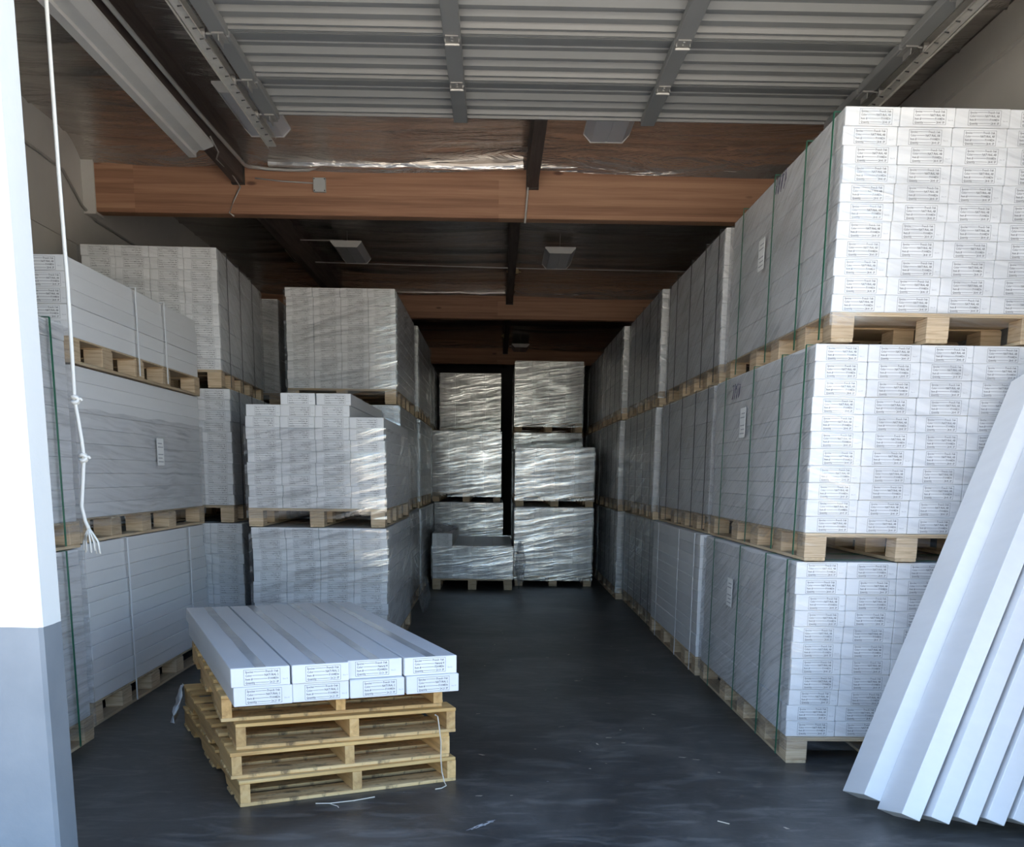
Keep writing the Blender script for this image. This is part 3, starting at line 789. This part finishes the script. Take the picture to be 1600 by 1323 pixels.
# ------------------------------------------------------------------ leaning cartons
LL = 2.03
u = Vector((0.81, 0.48, 1.81)).normalized()
t_ = (Vector((1, 0, 0)) - u*u.x).normalized()
lean_me = MB().cbox(0, 0.0795, 0, 0.24, 0, LL, 0.002).me('leaning_carton', 'carton_white')
bases = [(1.562, 4.115), (1.626, 3.868), (1.730, 3.835), (1.838, 3.832), (1.945, 3.826), (2.052, 3.826)]
for i, (bx, by) in enumerate(bases):
    uu = (u + Vector((-0.004*i, -0.004*i, 0))).normalized()
    tt = (Vector((1, 0.04, 0)) - uu*uu.x).normalized(); vv = uu.cross(tt)
    M = Matrix((tt, vv, uu)).transposed().to_4x4()
    cs = [M @ Vector((x, y, 0)) for x in (0, 0.0795) for y in (0, 0.24)]
    zmin = min(c.z for c in cs)
    M.translation = Vector((bx, by, -zmin))
    o = obj('flooring_carton', lean_me); o.matrix_world = M
    tag(o, f'long white carton on end, {["outermost and closest to the aisle", "second from the aisle", "third from the aisle", "fourth from the aisle", "fifth from the aisle", "farthest from the aisle"][i]}, leaning on strapped load', 'carton', 'long cartons leaning on end')

# ------------------------------------------------------------------ rope
rope = bpy.data.objects.new('pull_rope', None); COL.objects.link(rope); rope.location = (-1.60, 4.05, 1.25)
tag(rope, 'knotted white pull rope with frayed end hanging beside door jamb', 'rope')
pts = [(0.0, 0, 2.25), (-0.005, 0, 1.75), (-0.004, 0, 1.2), (0.0, 0, 0.8), (-0.002, 0, 0.55), (-0.004, 0, 0.40), (0.004, 0, 0.33), (0.012, 0, 0.25), (0.016, 0, 0.19), (0.006, 0, 0.10), (-0.006, 0, 0.0), (0.004, 0, -0.055), (0.016, 0, -0.085)]
obj('cord', MB().tube(pts, 0.0075, 9).me('cord', 'rope_white', True), rope)
def knot(z, x):
    mb = MB(); pts = []
    for i in range(25):
        t = i/24*2*math.pi*2
        pts.append((x+0.011*math.cos(t), 0.011*math.sin(t), z + 0.012*math.sin(t*0.5) + 0.004*math.sin(t*1.5)))
    mb.tube(pts, 0.0072, 7); mb.tube([(x+0.005, 0, z+0.004), (x+0.022, 0, z+0.003), (x+0.026, 0, z-0.004)], 0.006, 7)
    obj('knot', mb.me('knot', 'rope_white', True), rope)
knot(0.40, -0.002); knot(0.185, 0.014)
fray = MB(); rnd = random.Random(5)
for k in range(9):
    a_ = k/9*2*math.pi; sp = 0.018+0.012*rnd.random()
    fray.tube([(0.016, 0, -0.08), (0.018+sp*0.5*math.cos(a_), sp*0.5*math.sin(a_), -0.105), (0.022+sp*math.cos(a_), sp*math.sin(a_), -0.135), (0.024+sp*1.1*math.cos(a_), sp*1.1*math.sin(a_), -0.165-0.02*rnd.random())], 0.0032, 5)
obj('frayed_end', fray.me('frayed_end', 'rope_white', True), rope)

# ------------------------------------------------------------------ lamps and services on the ceiling
def low_bay(x, y, label, L=0.9, wd=0.34, z=3.80):
    root = bpy.data.objects.new('ceiling_lamp', None); COL.objects.link(root); root.location = (x, y, z)
    tag(root, label, 'ceiling lamp', 'unlit ceiling lamps')
    hw = wd/2
    obj('housing', MB().prism_y([(-hw, 0.055), (-hw+0.05, 0.0), (hw-0.05, 0.0), (hw, 0.055), (hw, 0.068), (-hw, 0.068)], 0, 0.012).prism_y([(-hw, 0.055), (-hw+0.05, 0.0), (hw-0.05, 0.0), (hw, 0.055), (hw, 0.068), (-hw, 0.068)], L-0.012, L).box(-hw, hw, 0.012, L-0.012, 0.056, 0.068).me('housing', 'white_enamel'), root)
    d = MB()
    d.prism_y([(-hw+0.006, 0.055), (-hw+0.056, 0.004), (-0.008, 0.004), (-0.008, 0.055)], 0.012, L-0.012)
    d.prism_y([(0.008, 0.055), (0.008, 0.004), (hw-0.056, 0.004), (hw-0.006, 0.055)], 0.012, L-0.012)
    d.box(-0.006, 0.006, 0.012, L-0.012, 0.008, 0.055)
    obj('diffuser', d.me('diffuser', 'lamp_diffuser'), root)
    wr_ = MB()
    for yy in (0.12, L-0.12): wr_.tube([(0, yy, 0.068), (0, yy, 4.02-z)], 0.003, 5)
    obj('hanging_wire', wr_.me('hanging_wire', 'conduit'), root)
low_bay(-1.70, 7.30, 'unlit ceiling lamp half hidden behind the door track', 0.9)
low_bay(0.79, 7.30, 'unlit ceiling lamp just past the end of the rolled up door', 0.9)
low_bay(-1.66, 11.90, 'unlit ceiling lamp beyond first beam toward the pale wall stacks')
low_bay(0.69, 12.05, 'unlit ceiling lamp beyond first beam toward the strapped row')
low_bay(0.45, 20.6, 'tiny unlit ceiling lamp far back above the aisle end')
# strip light along the purlin
sl = bpy.data.objects.new('strip_light', None); COL.objects.link(sl); sl.location = (-2.19, 4.5, 3.66)
tag(sl, 'long pale unlit strip light fixture along the purlin', 'strip light')
obj('housing', MB().prism_y([(-0.11, 0.03), (-0.10, 0.0), (-0.045, 0.0), (-0.045, 0.03), (0.0, 0.07), (-0.11, 0.07)], 0, 3.72).me('housing', 'white_enamel'), sl)
obj('reflector', MB().prism_y([(-0.045, 0.03), (-0.042, 0.022), (0.04, 0.022), (0.11, 0.05), (0.11, 0.07), (0.0, 0.07)], 0, 3.62).me('reflector', 'white_enamel'), sl)
# conduits
def pipe(name, pts, r, mat, label, cat, seg=8):
    return tag(obj(name, MB().tube(pts, r, seg).me(name, mat, True)), label, cat)
cd = [(-2.04, 4.2, 3.76), (-2.04, 7.6, 3.77), (-2.03, 8.5, 3.78), (-2.04, 8.9, 3.80), (-2.05, 9.08, 3.835), (-2.02, 9.15, 3.85), (-1.92, 9.17, 3.845), (-1.75, 9.175, 3.84), (-1.58, 9.175, 3.842), (-1.50, 9.17, 3.87), (-1.42, 9.16, 3.90)]
pipe('conduit', cd, 0.014, 'conduit', 'bent metal conduit running from strip light onto the first beam', 'conduit')
pipe('cable', [(-2.07, 8.0, 3.74), (-2.08, 8.25, 3.71), (-2.16, 8.5, 3.73), (-2.15, 8.9, 3.74), (-2.14, 9.16, 3.70), (-2.20, 9.17, 3.60), (-2.24, 9.165, 3.50), (-2.20, 9.15, 3.47)], 0.006, 'conduit', 'thin grey cable looping down the first beam', 'cable', 6)
pipe('cable', [(-2.02, 9.18, 3.775), (-1.8, 9.183, 3.755), (-1.545, 9.183, 3.745)], 0.006, 'conduit', 'thin grey cable leading into the junction box', 'cable', 6)
pipe('conduit', [(XL+0.02, 5.5, 3.70), (XL+0.02, 8.3, 3.71), (XL+0.02, 8.75, 3.70), (XL+0.02, 9.10, 3.52), (XL+0.02, 9.4, 3.47), (XL+0.02, 14, 3.47)], 0.012, 'conduit', 'painted conduit stepping down along the pale wall', 'conduit')
jb = bpy.data.objects.new('junction_box', None); COL.objects.link(jb); jb.location = (-1.488, 9.2, 3.73); tag(jb, 'small grey square junction box on the first beam', 'junction box')
obj('body', MB().cbox(-0.052, 0.052, -0.035, 0, -0.055, 0.055, 0.004).me('body', 'box_plastic'), jb)
s4 = MB()
for sx_ in (-1, 1):
    for sz_ in (-1, 1): s4.tube([(sx_*0.042, -0.035, sz_*0.045), (sx_*0.042, -0.039, sz_*0.045)], 0.005, 6)
obj('screws', s4.me('screws', 'dark_steel'), jb)
# gas pipe and rod at the aisle purlin, and the cross conduit deeper in
pipe('drop_rod', [(0.245, 9.14, 3.76), (0.24, 9.15, 3.70), (0.225, 9.17, 3.50), (0.22, 9.17, 3.46)], 0.009, 'conduit', 'slim metal rod down the first beam below the aisle purlin', 'rod')
pipe('conduit', [(-2.47, 13.25, 3.90), (0.2, 13.45, 3.90), (2.85, 13.5, 3.90)], 0.008, 'conduit', 'thin pale conduit crossing the ceiling beyond the first beam', 'conduit')
pipe('conduit', [(-2.47, 13.25, 3.90), (-2.47, 12.7, 3.92), (-2.4, 12.3, 3.95), (-1.75, 12.3, 3.95), (-1.66, 12.3, 3.90)], 0.007, 'conduit', 'thin conduit feeding the lamp toward the pale wall stacks', 'conduit')
for nm, loc, lab in (('junction_box', (0.195, 13.45, 3.86), 'small brass toned box on the cross conduit under the purlin'), ('junction_box', (0.16, 19.0, 3.80), 'small dark box under the purlin far down the aisle')):
    r_ = bpy.data.objects.new(nm, None); COL.objects.link(r_); r_.location = loc; tag(r_, lab, 'junction box')
    obj('body', MB().cbox(-0.06, 0.06, -0.03, 0.03, -0.03, 0.03, 0.005).me('body', 'brass'), r_)
    obj('neck', MB().tube([(0, 0, 0.03), (0, 0, 0.10)], 0.012, 8).tube([(-0.09, 0, 0), (-0.06, 0, 0)], 0.012, 8).tube([(0.06, 0, 0), (0.09, 0, 0)], 0.012, 8).me('neck', 'brass'), r_)

# ------------------------------------------------------------------ crumpled film by the low load and on the floor
def crumple(name, c, size, seed, label):
    bm = bmesh.new(); bmesh.ops.create_icosphere(bm, subdivisions=4, radius=1)
    for v in bm.verts:
        p = v.co.copy(); d = 1 + 0.45*noise.noise(p*2.3+Vector((seed, 0, 0))) + 0.25*noise.noise(p*6+Vector((0, seed, 0)))
        v.co = Vector((p.x*size[0]*d, p.y*size[1]*d, p.z*size[2]*d))
    zmin = min(v.co.z for v in bm.verts)
    for v in bm.verts: v.co.z -= zmin
    me = bpy.data.meshes.new(name); bm.to_mesh(me); bm.free(); me.materials.append(MATS['film_loose'])
    return tag(obj(name, me, None, c), label, 'plastic film', 'crumpled film at the aisle end')
film_mat('film_loose', 0.12, 0.6, 0.6, 0.16, 0.6, 18, 0.95)
crumple('crumpled_film', (0.305, 12.70, 0.0), (0.055, 0.10, 0.24), 3, 'crumpled clear film slumped beside the low half-height load')
crumple('crumpled_film', (-0.66, 12.75, PH+7*CH+0.002), (0.16, 0.14, 0.05), 8, 'crumpled clear film heaped on the low half-height load')
crumple('crumpled_film', (-0.72, 10.4, 0.0), (0.05, 0.22, 0.16), 12, 'crumpled clear film trailing at foot of the middle stacks')
# paint scuff and chips on the floor
rnd = random.Random(21)

floor = bpy.data.objects['floor']
chips = MB()
for k in range(46):
    x = rnd.uniform(-0.1, 1.25); y = rnd.uniform(3.8, 9.5)
    if x > 1.1 and y > 4.5: continue
    l = rnd.uniform(0.006, 0.022); a_ = rnd.uniform(0, 3.14); w_ = rnd.uniform(0.003, 0.007)
    c_, s_ = math.cos(a_), math.sin(a_); n = len(chips.v)
    for (p, q) in ((-l, -w_), (l*0.7, -w_*0.5), (l, w_*0.6), (-l*0.5, w_)):
        chips.v.append((x+p*c_-q*s_, y+p*s_+q*c_, 0.0012))
    chips.f.append((n, n+1, n+2, n+3)); chips.m.append(0)
o = obj('wood_chips', chips.raw('wood_chips', 'wood_chip'), floor); o['kind'] = 'stuff'
sm = MB()
for k in range(26):
    t = rnd.random(); x = -0.10 + 0.10*t + rnd.uniform(-0.006, 0.006); y = 3.885 + 0.11*t + rnd.uniform(-0.012, 0.012)
    l = rnd.uniform(0.006, 0.024); w_ = rnd.uniform(0.001, 0.0035); a_ = 0.75 + rnd.uniform(-0.25, 0.25)
    c_, s_ = math.cos(a_), math.sin(a_); n = len(sm.v)
    for (p, q) in ((-l, -w_*0.3), (0, -w_), (l, -w_*0.2), (l*0.8, w_), (-l*0.6, w_)):
        sm.v.append((x+p*c_-q*s_, y+p*s_+q*c_, 0.0010+0.00002*k))
    sm.f.append((n, n+1, n+2, n+3, n+4)); sm.m.append(0)
obj('paint_scuff', sm.raw('paint_scuff', 'fleck'), floor)
